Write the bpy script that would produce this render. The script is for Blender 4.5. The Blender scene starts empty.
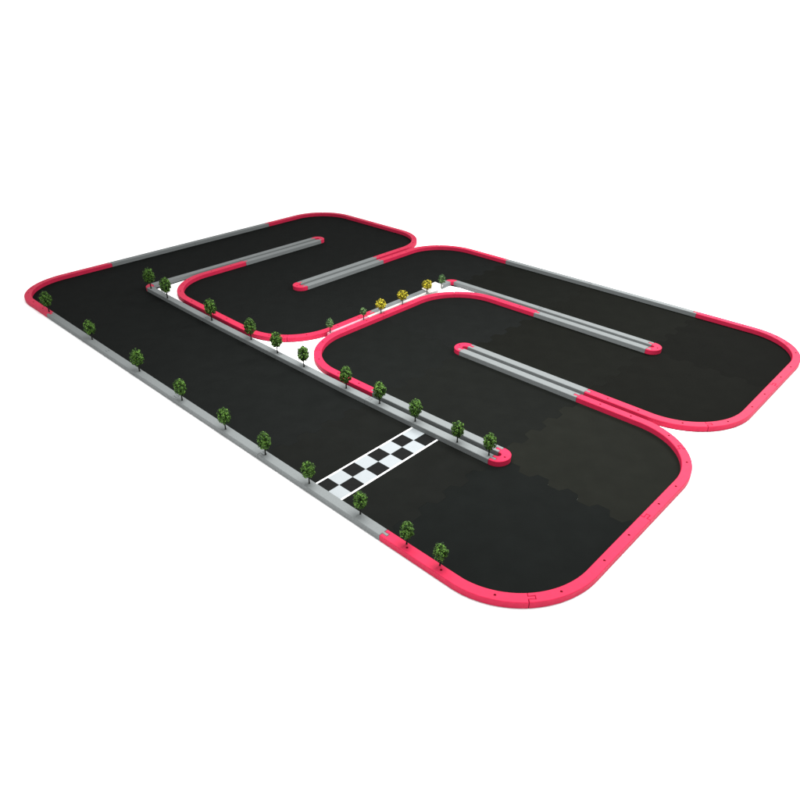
import bpy, bmesh, math, random
from mathutils import Vector, Matrix

# ------------------------------------------------------------------ basics
S = 0.5                       # one track tile is half a metre
sc = bpy.context.scene
COL = sc.collection
R_ = math.radians

# plan of the track: grid lines (in tiles) where the tiles of the layout meet
UL = [0.0157, .9897, 1.9858, 3.0028, 3.991, 5.0231, 5.9919]
VL = [-.0061, .9986, 2.0023, 3.0283, 3.9769]
G = .0206                     # rail stands this far inside the tile edge
W = .0601                     # rail width
H = .0370                     # rail height
T = .0045                     # tile thickness
RAD = .50                     # outer radius of a bend


def interp(t, L):
    i = max(0, min(len(L) - 2, int(math.floor(t))))
    return L[i] + (t - i) * (L[i + 1] - L[i])


def warp(u, v):
    """ideal tile coordinates -> laid track (slightly uneven, the long divider bows a little)"""
    x, y = interp(u, UL), interp(v, VL)
    if 0 < v < 2:
        wgt = 1 - abs(v - 1)
        k = 1 - ((u - 3) / 2) ** 2
        y += wgt * max(-.02, (.009 - .033 * k)) * (1 if .5 < u < 5.5 else .5)
    return x * S, y * S


# ------------------------------------------------------------------ materials
def nodes_mat(name):
    m = bpy.data.materials.new(name)
    m.use_nodes = True
    nt = m.node_tree
    b = nt.nodes['Principled BSDF']
    return m, nt, b


def foam(name, col, rough=.55, spec=.3, var=.12, scale=60, bump=.05, bscale=900):
    m, nt, b = nodes_mat(name)
    tc = nt.nodes.new('ShaderNodeTexCoord')
    nz = nt.nodes.new('ShaderNodeTexNoise')
    nz.inputs['Scale'].default_value = scale
    nz.inputs['Detail'].default_value = 6
    nt.links.new(tc.outputs['Object'], nz.inputs['Vector'])
    mp = nt.nodes.new('ShaderNodeMapRange')
    mp.inputs['From Min'].default_value = .3
    mp.inputs['From Max'].default_value = .7
    mp.inputs['To Min'].default_value = 1 - var
    mp.inputs['To Max'].default_value = 1 + var
    nt.links.new(nz.outputs['Fac'], mp.inputs['Value'])
    mx = nt.nodes.new('ShaderNodeVectorMath')
    mx.operation = 'SCALE'
    mx.inputs[0].default_value = col
    nt.links.new(mp.outputs['Result'], mx.inputs['Scale'])
    nt.links.new(mx.outputs['Vector'], b.inputs['Base Color'])
    b.inputs['Roughness'].default_value = rough
    b.inputs['Specular IOR Level'].default_value = spec
    n2 = nt.nodes.new('ShaderNodeTexNoise')
    n2.inputs['Scale'].default_value = bscale
    n2.inputs['Detail'].default_value = 3
    nt.links.new(tc.outputs['Object'], n2.inputs['Vector'])
    bp = nt.nodes.new('ShaderNodeBump')
    bp.inputs['Strength'].default_value = bump
    bp.inputs['Distance'].default_value = .001
    nt.links.new(n2.outputs['Fac'], bp.inputs['Height'])
    nt.links.new(bp.outputs['Normal'], b.inputs['Normal'])
    return m


M_RED = foam('red_foam', (.315, .0105, .037), .6, .08, .07)
M_GREY = foam('grey_foam', (.099, .107, .107), .65, .1, .06, 220)
M_HOLE = foam('dark_red', (.20, .004, .016), .7, .1, .05)
M_WHITE = foam('white_foam', (.38, .37, .35), .6, .2, .08)
M_PINK = foam('pale_pink_foam', (.42, .16, .20), .6, .2, .10)
M_TAPE = foam('white_border', (.60, .60, .60), .5, .2, .02)
M_CELL = foam('white_cell', (.165, .180, .186), .5, .2, .02)
M_CELLB = foam('black_cell', (.0046, .0048, .0047), .7, .02, .12)


def tile_mat(name, col, rough, spec):
    m = foam(name, col, rough, spec, .09, 14, .3, 700)
    nt = m.node_tree
    return m


TILE_M = {}


def tile_material(i, j):
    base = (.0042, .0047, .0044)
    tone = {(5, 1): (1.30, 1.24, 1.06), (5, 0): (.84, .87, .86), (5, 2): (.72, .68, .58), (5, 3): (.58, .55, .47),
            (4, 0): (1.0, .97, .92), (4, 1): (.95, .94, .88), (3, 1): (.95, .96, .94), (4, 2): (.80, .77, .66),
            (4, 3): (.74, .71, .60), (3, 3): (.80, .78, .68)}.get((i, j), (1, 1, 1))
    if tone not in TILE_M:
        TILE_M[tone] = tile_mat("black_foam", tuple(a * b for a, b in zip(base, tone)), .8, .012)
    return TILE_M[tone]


def leaf_mat(name, dark, light):
    m, nt, b = nodes_mat(name)
    g = nt.nodes.new('ShaderNodeNewGeometry')
    cr = nt.nodes.new('ShaderNodeValToRGB')
    cr.color_ramp.elements[0].color = (*dark, 1)
    cr.color_ramp.elements[1].color = (*light, 1)
    cr.color_ramp.elements[0].position = .20
    cr.color_ramp.elements[1].position = .95
    nt.links.new(g.outputs['Random Per Island'], cr.inputs['Fac'])
    nt.links.new(cr.outputs['Color'], b.inputs['Base Color'])
    b.inputs['Roughness'].default_value = .7
    b.inputs['Specular IOR Level'].default_value = .12
    return m


M_LEAF = leaf_mat('green_leaves', (.003, .011, .002), (.066, .145, .020))
M_LEAF2 = leaf_mat('dull_green_leaves', (.016, .04, .014), (.12, .21, .075))
M_YEL = leaf_mat('yellow_leaves', (.022, .020, .002), (.52, .45, .03))
M_BARK = foam('bark', (.006, .006, .005), .8, .1, .3, 200)

# ------------------------------------------------------------------ object helpers


def mesh_obj(name, bm, mats, parent=None):
    me = bpy.data.meshes.new(name)
    bmesh.ops.recalc_face_normals(bm, faces=bm.faces)
    bm.to_mesh(me)
    bm.free()
    for m in (mats if isinstance(mats, (list, tuple)) else [mats]):
        me.materials.append(m)
    o = bpy.data.objects.new(name, me)
    COL.objects.link(o)
    if parent:
        o.parent = parent
    return o


def tag(o, label, cat, group=None):
    o['label'] = label
    o['category'] = cat
    if group:
        o['group'] = group
    return o


def recentre(o):
    """put the origin in the middle of the base so that textures and moves are the object's own"""
    me = o.data
    xs = [v.co.x for v in me.vertices]
    ys = [v.co.y for v in me.vertices]
    c = Vector(((min(xs) + max(xs)) / 2, (min(ys) + max(ys)) / 2, min(v.co.z for v in me.vertices)))
    me.transform(Matrix.Translation(-c))
    o.location = c
    return o


def inset_loop(P, d):
    """offset a closed counter-clockwise loop inwards by d"""
    n = len(P)
    out = []
    for k in range(n):
        a, b, c = Vector(P[k - 1]), Vector(P[k]), Vector(P[(k + 1) % n])
        e1, e2 = (b - a).normalized(), (c - b).normalized()
        n1, n2 = Vector((-e1.y, e1.x)), Vector((-e2.y, e2.x))
        m = n1 + n2
        if m.length < 1e-6:
            m = n1
        m.normalize()
        q = max(.35, m.dot(n1))
        out.append(tuple(b + m * (d / q)))
    return out


def area(P):
    return .5 * sum(P[k - 1][0] * P[k][1] - P[k][0] * P[k - 1][1] for k in range(len(P)))


def clean(P, eps=2e-5):
    out = []
    for p in P:
        if not out or (p[0] - out[-1][0]) ** 2 + (p[1] - out[-1][1]) ** 2 > eps * eps:
            out.append(p)
    if (out[0][0] - out[-1][0]) ** 2 + (out[0][1] - out[-1][1]) ** 2 < eps * eps:
        out.pop()
    return out


def slab(bm, loop, z0, z1, ch=0.0, holes=(), hole_r=0, hole_d=0, mat=0, hole_mat=0):
    """prism over a closed loop, with a chamfered upper edge and round pits in the top"""
    P = clean(loop)
    if area(P) < 0:
        P.reverse()
    n = len(P)

    def ring(Q, z):
        return [bm.verts.new((q[0], q[1], z)) for q in Q]

    def wall(a, b, mi):
        k = len(a)
        for t in range(k):
            f = bm.faces.new((a[t], a[(t + 1) % k], b[(t + 1) % k], b[t]))
            f.material_index = mi

    r0 = ring(P, z0)
    if ch:
        r1 = ring(P, z1 - ch)
        r2 = ring(inset_loop(P, ch), z1)
        wall(r0, r1, mat)
        wall(r1, r2, mat)
    else:
        r2 = ring(P, z1)
        wall(r0, r2, mat)
    edges = [bm.edges.get((r2[k], r2[(k + 1) % n])) for k in range(n)]
    for hx, hy in holes:
        hp = [(hx + hole_r * math.cos(a * math.pi / 6), hy + hole_r * math.sin(a * math.pi / 6)) for a in range(12)]
        h1, h0 = ring(hp, z1), ring(hp, z1 - hole_d)
        wall(h0, h1, hole_mat)
        bm.faces.new(h0).material_index = hole_mat
        edges += [bm.edges.get((h1[k], h1[(k + 1) % 12])) for k in range(12)]
    res = bmesh.ops.triangle_fill(bm, edges=edges, use_beauty=True)
    for f in res['geom']:
        if isinstance(f, bmesh.types.BMFace):
            f.material_index = mat
    bm.faces.new(list(reversed(r0))).material_index = mat


# ------------------------------------------------------------------ setting
bm = bmesh.new()
bmesh.ops.create_grid(bm, x_segments=2, y_segments=2, size=30)
gm = foam('white_studio_floor', (.96, .96, .96), .6, .2, .01, 3, .0)
g = mesh_obj('ground', bm, gm)
g['kind'] = 'structure'

# ------------------------------------------------------------------ layout of the lane
LANE = [(0, 0), (1, 0), (2, 0), (3, 0), (4, 0), (5, 0), (5, 1), (4, 1), (3, 1), (3, 2), (4, 2), (5, 2), (5, 3), (4, 3), (3, 3),
        (2, 3), (2, 2), (2, 1), (1, 1), (1, 2), (1, 3), (0, 3), (0, 2), (0, 1)]
NL = len(LANE)
PREV = {LANE[k]: LANE[k - 1] for k in range(NL)}
NEXT = {LANE[k]: LANE[(k + 1) % NL] for k in range(NL)}


def step(a, b):
    return (b[0] - a[0], b[1] - a[1])


def is_corner(t):
    return step(PREV[t], t) != step(t, NEXT[t])


def outer_corner(t):
    """sign pair of the cut corner of a bend tile: the one away from both neighbours"""
    d1, d2 = step(t, PREV[t]), step(t, NEXT[t])
    return (-(d1[0] + d2[0]), -(d1[1] + d2[1]))


CUT = {t: outer_corner(t) for t in LANE if is_corner(t)}

# ------------------------------------------------------------------ tiles
TEETH = 5
AMP = .05


def tile_outline(i, j):
    cen = (i + .5, j + .5)
    cut = CUT.get((i, j))
    off_out = G + .004
    # corners counter-clockwise with the side that follows each
    corners = [(-1, -1), (1, -1), (1, 1), (-1, 1)]
    loop = []
    for k in range(4):
        a, b = corners[k], corners[(k + 1) % 4]
        d = ((b[0] - a[0]) / 2, (b[1] - a[1]) / 2)          # along the side
        nrm = (d[1], -d[0])                                  # outward
        nb = (i + int(nrm[0]), j + int(nrm[1]))
        have = nb in PREV
        # intervals along the side that have a straight partner
        lo, hi = 0.0, 1.0
        ca = cut == a
        cb = cut == b
        if have:
            nc = CUT.get(nb)
            ncl = nc is not None
            # the neighbour's corners touching our a / b ends
            na = (a[0] - 2 * int(nrm[0]), a[1] - 2 * int(nrm[1]))
            nbb = (b[0] - 2 * int(nrm[0]), b[1] - 2 * int(nrm[1]))
            cutlen = RAD + G - .1
            if ca or (ncl and nc == na):
                lo = cutlen
            if cb or (ncl and nc == nbb):
                hi = 1 - cutlen
        pts = []

        def P(t, o):
            pts.append((cen[0] + a[0] / 2 + d[0] * t + nrm[0] * o, cen[1] + a[1] / 2 + d[1] * t + nrm[1] * o))
        # does a perimeter lie beside this side's ends (then pull the end in)
        e = off_out
        pd = (i - int(d[0]), j - int(d[1]))
        nd = (i + int(d[0]), j + int(d[1]))
        s0 = e if pd not in PREV else .001
        s1 = 1 - e if nd not in PREV else .999
        t0 = RAD + G if ca else s0
        t1 = 1 - RAD - G if cb else s1
        if not have:
            P(t0, -off_out)
            P(t1, -off_out)
        else:
            flip = 1 if (nrm[0] + nrm[1]) > 0 else -1
            if t0 < lo - 1e-6 and not ca:
                P(t0, -off_out)
                P(lo, -off_out)
            seq = []
            for q in range(TEETH):
                c = (q + .5) / TEETH
                for (tt, sg) in ((c - .085, -1), (c - .060, 1), (c - .015 + .03, 1), (c + .040, -1)):
                    tr = tt if flip > 0 else 1 - tt
                    seq.append((tr, sg * flip))
            seq.sort(key=lambda z: z[0])
            base = -.0003
            st = max(lo, t0)
            en = min(hi, t1)
            P(st, base)
            for tr, sg in seq:
                if st + .02 < tr < en - .02 and 0.05 < tr < .95:
                    P(tr, base + sg * AMP / 2)
            P(en, base)
            if t1 > hi + 1e-6 and not cb:
                P(hi, -off_out)
                P(t1, -off_out)
        loop += pts
        if cb:                                               # round the cut corner that ends this side
            rr = RAD - .004
            oc = (cen[0] + b[0] * (.5 - G - RAD), cen[1] + b[1] * (.5 - G - RAD))
            an = math.atan2(nrm[1], nrm[0])
            for q in range(1, 28):
                an2 = an + q / 28 * math.pi / 2
                loop.append((oc[0] + rr * math.cos(an2), oc[1] + rr * math.sin(an2)))
    return loop


def densify(loop, dmax=.08):
    out = []
    for k in range(len(loop)):
        a, b = loop[k], loop[(k + 1) % len(loop)]
        m = max(1, int(math.hypot(b[0] - a[0], b[1] - a[1]) / dmax))
        for q in range(m):
            out.append((a[0] + (b[0] - a[0]) * q / m, a[1] + (b[1] - a[1]) * q / m))
    return out


TILE_LABEL = {
    (0, 0): 'black foam tile inside the pointed far left red bend',
    (1, 0): 'black foam tile on the long front straight, first after the far left red bend',
    (2, 0): 'black foam tile on the long front straight, second after the far left red bend',
    (3, 0): 'black foam tile on the long front straight, next before the checkered strip',
    (4, 0): 'black foam tile lying under the checkered start strip',
    (5, 0): 'dark tile in the nearest red bend, just past the checkered start strip',
    (5, 1): 'paler brownish tile in the near right red bend, behind the nearest bend tile',
    (4, 1): 'black tile between the tree-lined divider and the double rail of the near loop',
    (3, 1): 'black tile in the red bend beside the tree-lined divider, right of the white triangle',
    (3, 2): 'black tile in the red bend behind the near double rail cap, below the white wedge',
    (4, 2): 'black tile between the two grey double rails on the right half of the track',
    (5, 2): 'black tile in the right lobe on the side nearer the viewer',
    (5, 3): 'darkest tile in the outermost right red bend of the track',
    (4, 3): 'black tile on the rear right straight just before the outermost right bend',
    (3, 3): 'black tile on the rear right straight, next to the red back bend',
    (2, 3): 'black tile inside the red back bend behind the round yellow trees',
    (2, 2): 'black tile between the middle double rail and the row of round yellow trees',
    (2, 1): 'black tile in the middle red bend left of the small dull green trees',
    (1, 1): 'black tile inside the red bend right of the small left white triangle',
    (1, 2): 'black tile between the two grey double rails on the rear left of the track',
    (1, 3): 'black tile in the rear bend on the side toward the middle of the track',
    (0, 3): 'black tile in the rearmost red bend at the top of the track',
    (0, 2): 'black tile on the rear left straight, next to the rearmost red bend',
    (0, 1): 'black tile on the rear left straight, next to the far left bend',
}
for t in LANE:
    bm = bmesh.new()
    loop = [warp(*p) for p in densify(tile_outline(*t))]
    slab(bm, loop, .0002, T * S)
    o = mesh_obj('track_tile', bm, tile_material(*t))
    recentre(o)
    tag(o, TILE_LABEL[t], 'foam tile', 'black foam tiles of the race track')

# ------------------------------------------------------------------ rails
Z0, Z1 = T * S + .0002, (T + H) * S
TABL, TABW = .034, .36          # length and share of the width of the joint tab
GAP = .0011


def rail_outline(path, tab0, tab1):
    """path: centre points (ideal tile units) from start to end; tab at the end, matching slot at the start"""
    n = len(path)
    nr = []
    for k in range(n):
        a, b = path[max(0, k - 1)], path[min(n - 1, k + 1)]
        dx, dy = b[0] - a[0], b[1] - a[1]
        l = math.hypot(dx, dy)
        nr.append((dx / l, dy / l))
    d0, d1 = nr[0], nr[-1]

    def pt(k, s, along=0):
        d = nr[k]
        return (path[k][0] - d[1] * s + d[0] * along, path[k][1] + d[0] * s + d[1] * along)
    hw, tw = W / 2, W * TABW / 2
    left = [pt(k, hw) for k in range(n)]
    right = [pt(k, -hw) for k in range(n)]
    left[0], right[0] = pt(0, hw, GAP), pt(0, -hw, GAP)
    left[-1], right[-1] = pt(n - 1, hw, -GAP), pt(n - 1, -hw, -GAP)
    end = []
    if tab1:
        tg = tw - .0007
        end = [pt(n - 1, -tg * .8, -GAP), pt(n - 1, -tg, TABL - GAP), pt(n - 1, tg, TABL - GAP), pt(n - 1, tg * .8, -GAP)]
    start = []
    if tab0:
        start = [pt(0, tw * .8, GAP), pt(0, tw, TABL + GAP), pt(0, -tw, TABL + GAP), pt(0, -tw * .8, GAP)]
    return right + end + list(reversed(left)) + start


def rail(name, path, mat, holes=(), tab0=True, tab1=True):
    bm = bmesh.new()
    loop = [warp(*p) for p in densify(rail_outline(path, tab0, tab1), .12)]
    hs = [warp(*h) for h in holes]
    slab(bm, loop, Z0, Z1, .0014, hs, .0034, .003, 0, 1)
    o = mesh_obj(name, bm, [mat, M_HOLE])
    recentre(o)
    bv = None
    return o


def side_pts(i, j, side, a, b, n=8):
    """centre line of a rail on one side of tile i,j from a to b (fractions), side = outward normal"""
    o = .5 - G - W / 2
    out = []
    for k in range(n + 1):
        f = a + (b - a) * k / n - .5
        if side[0]:
            out.append((i + .5 + side[0] * o, j + .5 + f))
        else:
            out.append((i + .5 + f, j + .5 + side[1] * o))
    return out


def rail_end_side(t, side, d):
    return d


# joints that sit a little off the tile line in the laid track: (line axis, value, rail place) -> shift along the travel
GREY_LABEL = {
    ((1, 0), (0, -1)): 'grey rail on the front edge, first piece after the far left red bend',
    ((2, 0), (0, -1)): 'grey rail on the front edge, second piece after the far left red bend',
    ((3, 0), (0, -1)): 'grey rail on the front edge, third piece after the far left red bend',
    ((4, 0), (0, -1)): 'grey rail on the front edge touching the near end of the checkered strip',
    ((1, 0), (0, 1)): 'grey rail of the tree-lined divider beside the small left white triangle',
    ((2, 0), (0, 1)): 'grey rail of the tree-lined divider in front of the middle red bend',
    ((3, 0), (0, 1)): 'grey rail of the tree-lined divider beside the larger white triangle',
    ((4, 0), (0, 1)): 'grey rail of the tree-lined divider touching the far end of the checkered strip',
    ((4, 1), (0, -1)): 'treeless grey rail just behind the divider piece at the checkered strip',
    ((4, 1), (0, 1)): 'front strand of the grey double rail in the middle of the near loop',
    ((4, 2), (0, -1)): 'rear strand of the grey double rail in the middle of the near loop',
    ((4, 2), (0, 1)): 'front strand of the grey double rail in the right lobe, toward the viewer',
    ((4, 3), (0, -1)): 'rear strand of the right lobe double rail, the piece ending at its red cap',
    ((3, 3), (0, -1)): 'rear strand of the right lobe double rail, the piece along the white wedge',
    ((4, 3), (0, 1)): 'grey rail on the rear right edge ending at the outermost right bend',
    ((3, 3), (0, 1)): 'grey rail on the rear right edge starting at the red back bend',
    ((2, 2), (-1, 0)): 'front strand of the middle grey double rail, left of the yellow trees',
    ((2, 2), (1, 0)): 'grey rail behind the white strip with the round yellow trees',
    ((1, 2), (1, 0)): 'rear strand of the middle grey double rail, left of the yellow trees',
    ((1, 2), (-1, 0)): 'front strand of the rear left double rail, starting at a red bend',
    ((0, 2), (1, 0)): 'rear strand of the rear left double rail, the piece ending at its red cap',
    ((0, 1), (1, 0)): 'rear strand of the rear left double rail, the piece beside the small white triangle',
    ((0, 1), (-1, 0)): 'grey rail on the rear left edge touching the far left red bend',
    ((0, 2), (-1, 0)): 'grey rail on the rear left edge touching the rearmost red bend',
}
BEND_NAME = {
    (0, 0): 'far left bend', (5, 0): 'nearest bend at the bottom', (5, 1): 'near right bend', (3, 1): 'bend right of the larger white triangle',
    (3, 2): 'bend under the white wedge', (5, 2): 'right lobe bend facing the viewer', (5, 3): 'outermost right bend',
    (2, 3): 'back bend behind the yellow trees', (2, 1): 'middle bend left of the white triangle',
    (1, 1): 'bend right of the small left white triangle', (1, 3): 'rear bend touching the back bend', (0, 3): 'rearmost bend at the top',
}
HALF_NAME = {
    (0, 0): ('half that runs back along the rear left edge', 'half that meets the front grey rail'),
    (5, 0): ('half that starts at the front grey rail', 'half that runs up the right end'),
    (5, 1): ('lower half, along the right end', 'upper half, running back to the double rail'),
    (3, 1): ('half along the tree-lined divider', 'half beside the pale pink strip'),
    (3, 2): ('half in front of the yellow trees', 'half that curves along the white wedge'),
    (5, 2): ('half that starts at the grey double rail', 'half at the right end'),
    (5, 3): ('half toward the viewer, at the right end', 'half along the rear right edge'),
    (2, 3): ('half along the rear right edge', 'half next to the middle double rail'),
    (2, 1): ('half running under the small dull trees', 'half along the tree-lined divider'),
    (1, 1): ('half along the tree-lined divider', 'half meeting the grey rail'),
    (1, 3): ('half that starts at the middle double rail', 'half on the outer right side'),
    (0, 3): ('half on the right side', 'half that meets the rear left grey rail'),
}


# joints shifted from the tile line (in tiles, along +u or +v) so that they stand where they do in the photo
def jshift(ax, val, along):
    return 0


def corner_path(t):
    """centre line round a bend tile's outer side, in the direction of the lane"""
    i, j = t
    cut = CUT[t]
    din, dout = step(PREV[t], t), step(t, NEXT[t])
    r = RAD - W / 2
    cx, cy = i + .5 + cut[0] * (.5 - G - RAD), j + .5 + cut[1] * (.5 - G - RAD)
    # entering: outer side is the one along -dout ; leaving: outer side along din
    a0 = (-dout[0], -dout[1])
    a1 = din
    L = .5 + .5 - G - RAD + 0            # straight length before the arc
    straight = 1 - G - RAD
    p = []
    sx, sy = cx + a0[0] * r, cy + a0[1] * r
    for k in range(6):
        f = straight * (1 - k / 6)
        p.append((sx - din[0] * f, sy - din[1] * f))
    n = 36
    for k in range(n + 1):
        q = k / n * math.pi / 2
        p.append((cx + r * (a0[0] * math.cos(q) + a1[0] * math.sin(q)), cy + r * (a0[1] * math.cos(q) + a1[1] * math.sin(q))))
    ex, ey = p[-1]
    for k in range(1, 7):
        f = straight * k / 6
        p.append((ex + dout[0] * f, ey + dout[1] * f))
    return p


def at_len(path, f):
    """point at fraction f of the path length"""
    ls = [0]
    for k in range(1, len(path)):
        ls.append(ls[-1] + math.hypot(path[k][0] - path[k - 1][0], path[k][1] - path[k - 1][1]))
    x = f * ls[-1]
    for k in range(1, len(path)):
        if ls[k] >= x:
            q = (x - ls[k - 1]) / (ls[k] - ls[k - 1])
            return (path[k - 1][0] + q * (path[k][0] - path[k - 1][0]), path[k - 1][1] + q * (path[k][1] - path[k - 1][1]))
    return path[-1]


def sub_path(path, extend0=0, extend1=0):
    p = list(path)

    def ext(a, b, e):
        l = math.hypot(a[0] - b[0], a[1] - b[1])
        return (a[0] + (a[0] - b[0]) / l * e, a[1] + (a[1] - b[1]) / l * e)
    if extend0:
        p[0] = ext(p[0], p[1], extend0)
    if extend1:
        p[-1] = ext(p[-1], p[-2], extend1)
    return p


# joint nudges: tile -> (start of the bend, end of the bend), + makes the red longer
NUDGE = {(0, 0): (0, -.06), (3, 1): (-.03, 0), (5, 0): (0, .05), (5, 1): (-.05, 0)}
GREY_NUDGE = {((1, 0), (0, -1)): (.06, 0), ((4, 1), (0, -1)): (0, .03)}

# rails that butt against a corner cap have a plain end there
PLAIN_END = {((0, 1), (1, 0)), ((3, 3), (0, -1))}
PLAIN_START = {((1, 0), (0, 1)), ((2, 2), (1, 0))}
for t in LANE:
    din, dout = step(PREV[t], t), step(t, NEXT[t])
    if t in CUT:
        p = corner_path(t)
        n0, n1 = NUDGE.get(t, (0, 0))
        mid = len(p) // 2
        a, b = p[:mid + 1], p[mid:]
        a = sub_path(a, n0, 0)
        b = sub_path(b, 0, n1)
        names = HALF_NAME[t]
        if t in ((0, 0), (2, 3)):
            pass
        for half, pp in enumerate((a, b)):
            fr = (.2, .47, .82) if half == 0 else (.18, .53, .80)
            hs = [at_len(pp, f) for f in fr]
            o = rail('bend_rail', pp, M_RED, hs)
            tag(o, 'X', 'rail', 'red rails of the bends')
            o['label'] = 'red rail, %s, %s' % (BEND_NAME[t], names[half])
    else:
        for s in (1, -1):
            side = (-din[1] * s, din[0] * s)
            a, b = (0, 1) if (din[0] + din[1]) > 0 else (1, 0)
            pp = side_pts(t[0], t[1], side, a, b)
            n0, n1 = GREY_NUDGE.get((t, side), (0, 0))
            pp = sub_path(pp, n0, n1)
            # the inner rails stop short where a red cap sits
            o = rail('straight_rail', pp, M_GREY, (), (t, side) not in PLAIN_START, (t, side) not in PLAIN_END)
            tag(o, GREY_LABEL[(t, side)], 'rail', 'grey rails of the straights')


# ------------------------------------------------------------------ red caps at the inner ends of the dividers
def u_cap(tip, d, label, shift=0.0, back=False):
    """U-shaped cap joining two parallel rails that end at tip; d points away from the rails"""
    o = G + W / 2
    sd = (-d[1], d[0])
    path = []
    cx, cy = tip[0] + d[0] * (shift + .012), tip[1] + d[1] * (shift + .012)
    c0 = (tip[0] + sd[0] * o + d[0] * .0, tip[1] + sd[1] * o)
    path.append((tip[0] - sd[0] * o, tip[1] - sd[1] * o))
    n = 20
    for k in range(n + 1):
        q = -math.pi / 2 + k / n * math.pi
        path.append((cx + o * 1.0 * (sd[0] * math.sin(q)) + d[0] * o * math.cos(q), cy + o * sd[1] * math.sin(q) + d[1] * o * math.cos(q)))
    path.append((tip[0] + sd[0] * o, tip[1] + sd[1] * o))
    if back:
        path.reverse()
    ob = rail('end_cap', path, M_RED, [at_len(path, .5)], True, True)
    tag(ob, label, 'end cap', 'red caps at the ends of the dividers')


u_cap((5, 1), (1, 0), 'red rounded cap at the near end of the tree-lined divider')
u_cap((5, 3), (1, 0), 'red rounded cap at the right end of the right lobe double rail')
u_cap((4, 2), (-1, 0), 'red rounded cap at the left end of the double rail in the near loop', back=True)
u_cap((2, 2), (0, -1), 'red rounded cap at the left end of the middle double rail', back=True)
u_cap((1, 3), (0, 1), 'red rounded cap at the right end of the rear left double rail')


def l_cap(c, d1, d2, label):
    """small corner cap joining two rails that meet at a right angle; d1, d2 point from the corner tip to the rails' insides"""
    o = G + W / 2
    a = (c[0] + d2[0] * 0 + -d2[0] * 0 - d2[0] * 0, c[1])
    # rail one runs along d1 on the side -d2 of the line, rail two along d2 on the side -d1
    p0 = (c[0] - d2[0] * o, c[1] - d2[1] * o)
    p2 = (c[0] - d1[0] * o, c[1] - d1[1] * o)
    path = [p0]
    n = 10
    for k in range(1, n):
        q = k / n * math.pi / 2
        path.append((c[0] - d2[0] * o * math.cos(q) - d1[0] * o * math.sin(q), c[1] - d2[1] * o * math.cos(q) - d1[1] * o * math.sin(q)))
    path.append(p2)
    ob = rail('corner_cap', path, M_RED, (), False, False)
    tag(ob, label, 'corner cap', 'small red corner caps')


l_cap((1, 1), (1, 0), (0, 1), 'small red corner cap at the far left tip of the tree-lined divider')
l_cap((3, 3), (1, 0), (0, -1), 'small red corner cap beside the last tree of the white strip')

# ------------------------------------------------------------------ checkered start strip
bm = bmesh.new()
us = [4.419, 4.430, 4.526, 4.622, 4.633]
v0, v1 = G + W + .002, 1 - G - W - .002
vs = [v0 + (v1 - v0) * k / 8 for k in range(9)]
zt, zb = T * S + .0010, T * S + .0002
grid = {}
for a, uu in enumerate(us):
    for b, vv in enumerate(vs):
        grid[a, b] = bm.verts.new((*warp(uu, vv), zt))
for a in range(4):
    for b in range(8):
        f = bm.faces.new((grid[a, b], grid[a + 1, b], grid[a + 1, b + 1], grid[a, b + 1]))
        if a in (0, 3):
            f.material_index = 0
        else:
            f.material_index = 2 if (a - 1 + b) % 2 == 0 else 1
rim = [(a, 0) for a in range(5)] + [(4, b) for b in range(1, 9)] + [(a, 8) for a in range(3, -1, -1)] + [(0, b) for b in range(7, 0, -1)]
low = [bm.verts.new((grid[k].co.x, grid[k].co.y, zb)) for k in rim]
for k in range(len(rim)):
    n2 = (k + 1) % len(rim)
    bm.faces.new((low[k], low[n2], grid[rim[n2]], grid[rim[k]]))
o = mesh_obj('start_strip', bm, [M_TAPE, M_CELL, M_CELLB])
recentre(o)
tag(o, 'black and white checkered start strip across the long front straight', 'start strip')

# ------------------------------------------------------------------ white strips between the rails with the yellow trees
ZS = Z1 + .0004


def strip(name, pts, z0, z1, mat, label, cat):
    bm = bmesh.new()
    slab(bm, [(x * S, y * S) for x, y in pts], z0, z1, .0006)
    o = mesh_obj(name, bm, mat)
    recentre(o)
    tag(o, label, cat, 'strips along the row of yellow trees')


strip('foam_strip', [(2.992, 1.44), (3.016, 1.44), (3.013, 1.885), (2.989, 1.885)], T * S + .0004, Z1 + .0004, M_PINK,
      'pale pink strip between the two red rails, under the small dull green trees', 'foam strip')
strip('foam_strip', [(2.988, 1.895), (3.014, 1.895), (3.014, 2.80), (2.986, 2.80)], T * S + .0004, Z1 + .0004, M_WHITE,
      'narrow white strip along the feet of the three round yellow trees', 'foam strip')
strip('foam_plate', [(2.900, 2.70), (3.030, 2.66), (3.052, 2.80), (2.995, 2.90), (2.880, 2.915)], Z1 + .0006, Z1 + .0026, M_WHITE,
      'white pointed plate behind the rightmost round yellow tree', 'foam plate')


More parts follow.
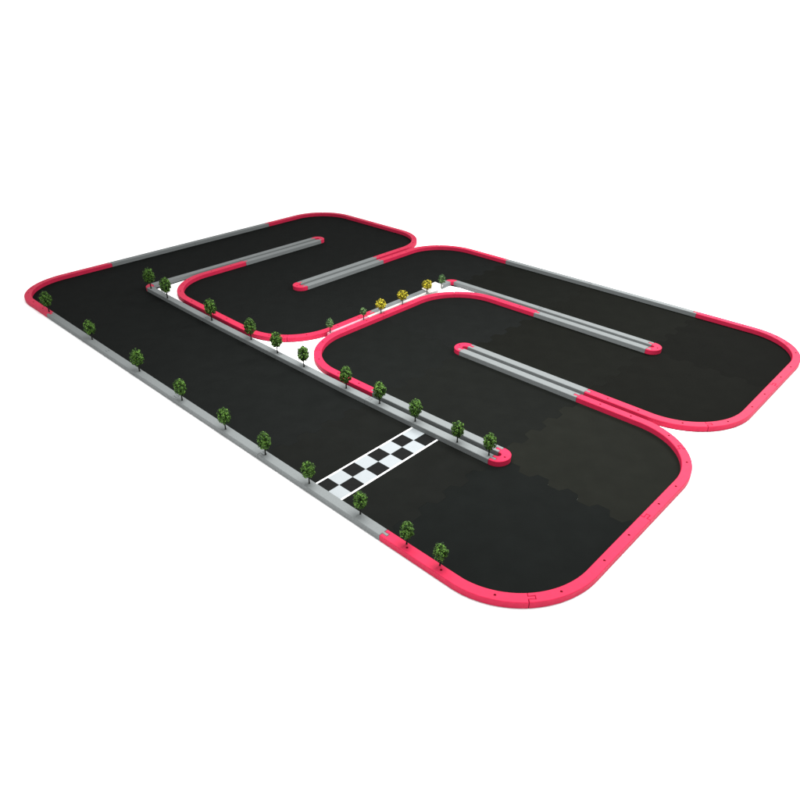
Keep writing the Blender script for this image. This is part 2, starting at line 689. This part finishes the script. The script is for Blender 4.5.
# ------------------------------------------------------------------ little trees
def crown_mesh(name, seed, rx, rz, zc, n, leaf, mat, ragged=0.0, top=1.0):
    rnd = random.Random(seed)
    bm = bmesh.new()
    # leaf clumps spread evenly over an egg-shaped body give a full but uneven outline
    clumps = []
    nc = 34
    for k in range(nc):
        q = -1 + 2 * (k + .5) / nc
        a = k * 2.39996 + rnd.uniform(-.25, .25)
        c = math.sqrt(1 - q * q)
        e = 1 - .10 * q                                     # a little wider low down
        rr = rnd.uniform(.74, .82) - ragged * rnd.uniform(0, .35)
        clumps.append((rx * c * math.cos(a) * rr * e, rx * c * math.sin(a) * rr * e, zc + rz * q * rr, rnd.uniform(.22, .32)))
    for k in range(26):                                     # inner foliage
        clumps.append((rnd.gauss(0, .26) * rx, rnd.gauss(0, .26) * rx, zc + rz * rnd.uniform(-.6, .55), .3))
    nc = len(clumps)
    for k in range(n):
        cx, cy, cz, cr = clumps[k % nc]
        d = Vector((rnd.gauss(0, 1), rnd.gauss(0, 1), rnd.gauss(0, 1))).normalized()
        q = cr * rnd.uniform(.3, 1.0)
        p = Vector((cx + d.x * rx * q, cy + d.y * rx * q, cz + d.z * rz * q * .9))
        nrm = (d + Vector((cx / rx, cy / rx, (cz - zc) / rz)) * .8 + Vector((rnd.uniform(-.5, .5), rnd.uniform(-.5, .5), rnd.uniform(-.1, .7)))).normalized()
        t1 = nrm.orthogonal().normalized()
        t1 = Matrix.Rotation(rnd.uniform(0, 6.28), 3, nrm) @ t1
        t2 = nrm.cross(t1)
        l = leaf * rnd.uniform(.7, 1.35)
        vs = [bm.verts.new(p + t1 * l), bm.verts.new(p + t2 * l * .6 + nrm * l * .12), bm.verts.new(p - t1 * l), bm.verts.new(p - t2 * l * .6 + nrm * l * .12)]
        bm.faces.new(vs)
    me = bpy.data.meshes.new(name)
    bm.to_mesh(me)
    bm.free()
    me.materials.append(mat)
    return me


def trunk_mesh(name, seed, r, h, limbs, spread):
    rnd = random.Random(seed)
    bm = bmesh.new()

    def tube(a, b, ra, rb, seg=7):
        a, b = Vector(a), Vector(b)
        d = (b - a).normalized()
        x = d.orthogonal().normalized()
        y = d.cross(x)
        r1 = [bm.verts.new(a + (x * math.cos(q * 6.2832 / seg) + y * math.sin(q * 6.2832 / seg)) * ra) for q in range(seg)]
        r2 = [bm.verts.new(b + (x * math.cos(q * 6.2832 / seg) + y * math.sin(q * 6.2832 / seg)) * rb) for q in range(seg)]
        for q in range(seg):
            bm.faces.new((r1[q], r1[(q + 1) % seg], r2[(q + 1) % seg], r2[q]))
        bm.faces.new(list(reversed(r1)))
        bm.faces.new(r2)
    tube((0, 0, 0), (0, 0, .03), r * 1.5, r * 1.15)
    tube((0, 0, .028), (.01, 0, h), r * 1.1, r * .7)
    for k in range(limbs):
        a = k / limbs * 6.283 + rnd.uniform(-.4, .4)
        z = h * rnd.uniform(.62, .9)
        tube((.008, 0, z), (spread * math.cos(a), spread * math.sin(a), z + rnd.uniform(.15, .32)), r * .6, r * .25, 5)
    me = bpy.data.meshes.new(name)
    bmesh.ops.recalc_face_normals(bm, faces=bm.faces)
    bm.to_mesh(me)
    bm.free()
    me.materials.append(M_BARK)
    return me


# unit trees: height 1
OVAL = [crown_mesh('crown', 11 + k, .268, .385, .622, 1900, .036, M_LEAF) for k in range(4)]
OVAL_T = [trunk_mesh('trunk', 40 + k, .026, .55, 5, .13) for k in range(2)]
ROUND = [crown_mesh('crown', 70 + k, .37, .36, .65, 1300, .048, M_YEL) for k in range(3)]
ROUND_T = [trunk_mesh('trunk', 80, .03, .62, 6, .2)]
SMALL = [crown_mesh('crown', 95 + k, .27, .36, .62, 420, .046, M_LEAF2, .6) for k in range(3)]
SMALL_T = [trunk_mesh('trunk', 90, .028, .55, 5, .14)]

F_PX = 672.5115
CAM = Vector((6.8846, -1.7891, 2.3741))
YAW, PIT, ROLL = 2.331, .5349, -.0008
FWD = Vector((math.cos(PIT) * math.cos(YAW), math.cos(PIT) * math.sin(YAW), -math.sin(PIT)))


def tree(u, v, hpx, crowns, trunks, k, label, group, tilt=0.0):
    """u, v in laid tile units; the tree's real height follows from how tall it is in the photo"""
    rt = FWD.cross(Vector((0, 0, 1))).normalized()
    upv = rt.cross(FWD)
    b = Vector((u, v, H + T)) - CAM
    y0 = F_PX * b.dot(upv) / b.dot(FWD)
    hh = .2
    for it in range(4):
        d = b + Vector((0, 0, hh))
        hh *= hpx / (F_PX * d.dot(upv) / d.dot(FWD) - y0)
    hh *= S
    e = bpy.data.objects.new('miniature_tree', None)
    COL.objects.link(e)
    e.empty_display_size = .02
    e.location = (u * S, v * S, Z1)
    e.rotation_euler = (tilt, 0, k * 2.399)
    e.scale = (hh, hh, hh)
    for nm, me in (('trunk', trunks[k % len(trunks)]), ('crown', crowns[k % len(crowns)])):
        o = bpy.data.objects.new(nm, me)
        COL.objects.link(o)
        o.parent = e
    tag(e, label, 'model tree', group)


ORD = ['first', 'second', 'third', 'fourth', 'fifth', 'sixth', 'seventh', 'eighth', 'ninth', 'tenth', 'eleventh']
front = [(.900, .052, 20.5), (1.725, .055, 20), (2.50, .050, 22.5), (3.10, .042, 22), (3.62, .040, 21.5), (4.03, .045, 22.5),
         (4.435, .046, 22), (4.835, .062, 22.5), (5.168, .064, 22), (5.385, .066, 21.5)]
flab = ['oval green model tree at the front end of the far left red bend',
        'oval green model tree on the front grey rail, second from the far left bend',
        'oval green model tree on the front grey rail, third from the far left bend',
        'oval green model tree on the front grey rail, fourth from the far left bend',
        'oval green model tree on the front grey rail, fifth from the far left bend',
        'oval green model tree on the front grey rail, last but one before the checkered strip',
        'oval green model tree at the near left corner of the checkered strip',
        'oval green model tree on the front grey rail just past the checkered strip',
        'oval green model tree where the front grey rail has turned red',
        'oval green model tree nearest the bottom, on the red bend past the start strip']
for k, (u, v, h) in enumerate(front):
    tree(u, v, h, OVAL, OVAL_T, k, flab[k], 'oval green trees along the front edge')
centre = [(1.038, .945, 21), (1.373, .925, 21.5), (2.097, .926, 22), (2.652, .932, 21.5), (2.996, .930, 21.5), (3.322, .925, 21.5),
          (3.787, .922, 22), (4.105, .935, 22), (4.429, .936, 22), (4.778, .937, 21.5), (5.003, .960, 22)]
clab = ['oval green model tree at the far tip of the divider by the small red cap',
        'oval green model tree on the divider in front of the small left white triangle',
        'oval green model tree on the divider, right of the small white triangle',
        'oval green model tree on the divider just left of the larger white triangle',
        'oval green model tree at the left corner of the larger white triangle',
        'oval green model tree in the middle of the larger white triangle',
        'oval green model tree on the divider just right of the larger white triangle',
        'oval green model tree on the divider where the red rail behind it turns grey',
        'oval green model tree on the divider above the far end of the checkered strip',
        'oval green model tree on the divider, last but one before the near red cap',
        'oval green model tree at the near red cap of the divider']
for k, (u, v, h) in enumerate(centre):
    tree(u, v, h, OVAL, OVAL_T, k + 2, clab[k], 'oval green trees along the divider')
for k, (u, v, h, lab) in enumerate([(3.036, 2.02, 14.5, 'round yellow model tree, leftmost of the three on the white strip'),
                                    (3.030, 2.298, 14.5, 'round yellow model tree, middle one of the three on the white strip'),
                                    (3.020, 2.640, 14, 'round yellow model tree, rightmost of the three, in front of the white plate')]):
    tree(u, v, h, ROUND, ROUND_T, k, lab, 'round yellow trees on the white strip')
for k, (u, v, h, lab) in enumerate([(3.012, 1.456, 15.5, 'small dull green model tree at the left end of the pale pink strip'),
                                    (3.022, 1.825, 13.5, 'small dull green model tree next left of the yellow trees'),
                                    (3.030, 2.835, 15, 'small dull green model tree at the right end of the white strip')]):
    tree(u, v, h, SMALL, SMALL_T, k, lab, 'small dull green trees on the strips')

# ------------------------------------------------------------------ camera
cd = bpy.data.cameras.new('camera')
cam = bpy.data.objects.new('camera', cd)
COL.objects.link(cam)
right = FWD.cross(Vector((0, 0, 1))).normalized()
up = right.cross(FWD)
c, s = math.cos(ROLL), math.sin(ROLL)
rr, uu = right * c + up * s, up * c - right * s
m = Matrix((rr, uu, -FWD)).transposed().to_4x4()
m.translation = CAM * S
cam.matrix_world = m
cd.sensor_width = 36
cd.lens = F_PX / 800 * 36
cd.clip_start = .02
cd.clip_end = 200
sc.camera = cam

# ------------------------------------------------------------------ light: a white studio and one big soft lamp over the near right end
w = bpy.data.worlds.new('World')
sc.world = w
w.use_nodes = True
bg = w.node_tree.nodes['Background']
bg.inputs['Color'].default_value = (1, 1, 1, 1)
bg.inputs['Strength'].default_value = 1.35


def softbox(name, loc, target, size, power):
    l = bpy.data.lights.new(name, 'AREA')
    l.shape = 'RECTANGLE'
    l.size, l.size_y = size
    l.energy = power
    l.spread = math.radians(130)
    o = bpy.data.objects.new(name, l)
    COL.objects.link(o)
    o.location = Vector(loc) * S
    d = (Vector(target) - Vector(loc)).normalized()
    o.rotation_euler = d.to_track_quat('-Z', 'Y').to_euler()
    return o


softbox('soft_lamp', (5.2, 5.7, 3.1), (4.9, 4.2, 0), (1.0, 1.0), 64)
softbox('soft_lamp', (4.5, 1.1, 3.0), (4.5, 1.1, 0), (1.8, 1.0), 52)

sc.view_settings.view_transform = 'Standard'
sc.view_settings.look = 'None'
sc.view_settings.exposure = 0
sc.view_settings.gamma = 1
sc.cycles.max_bounces = 6
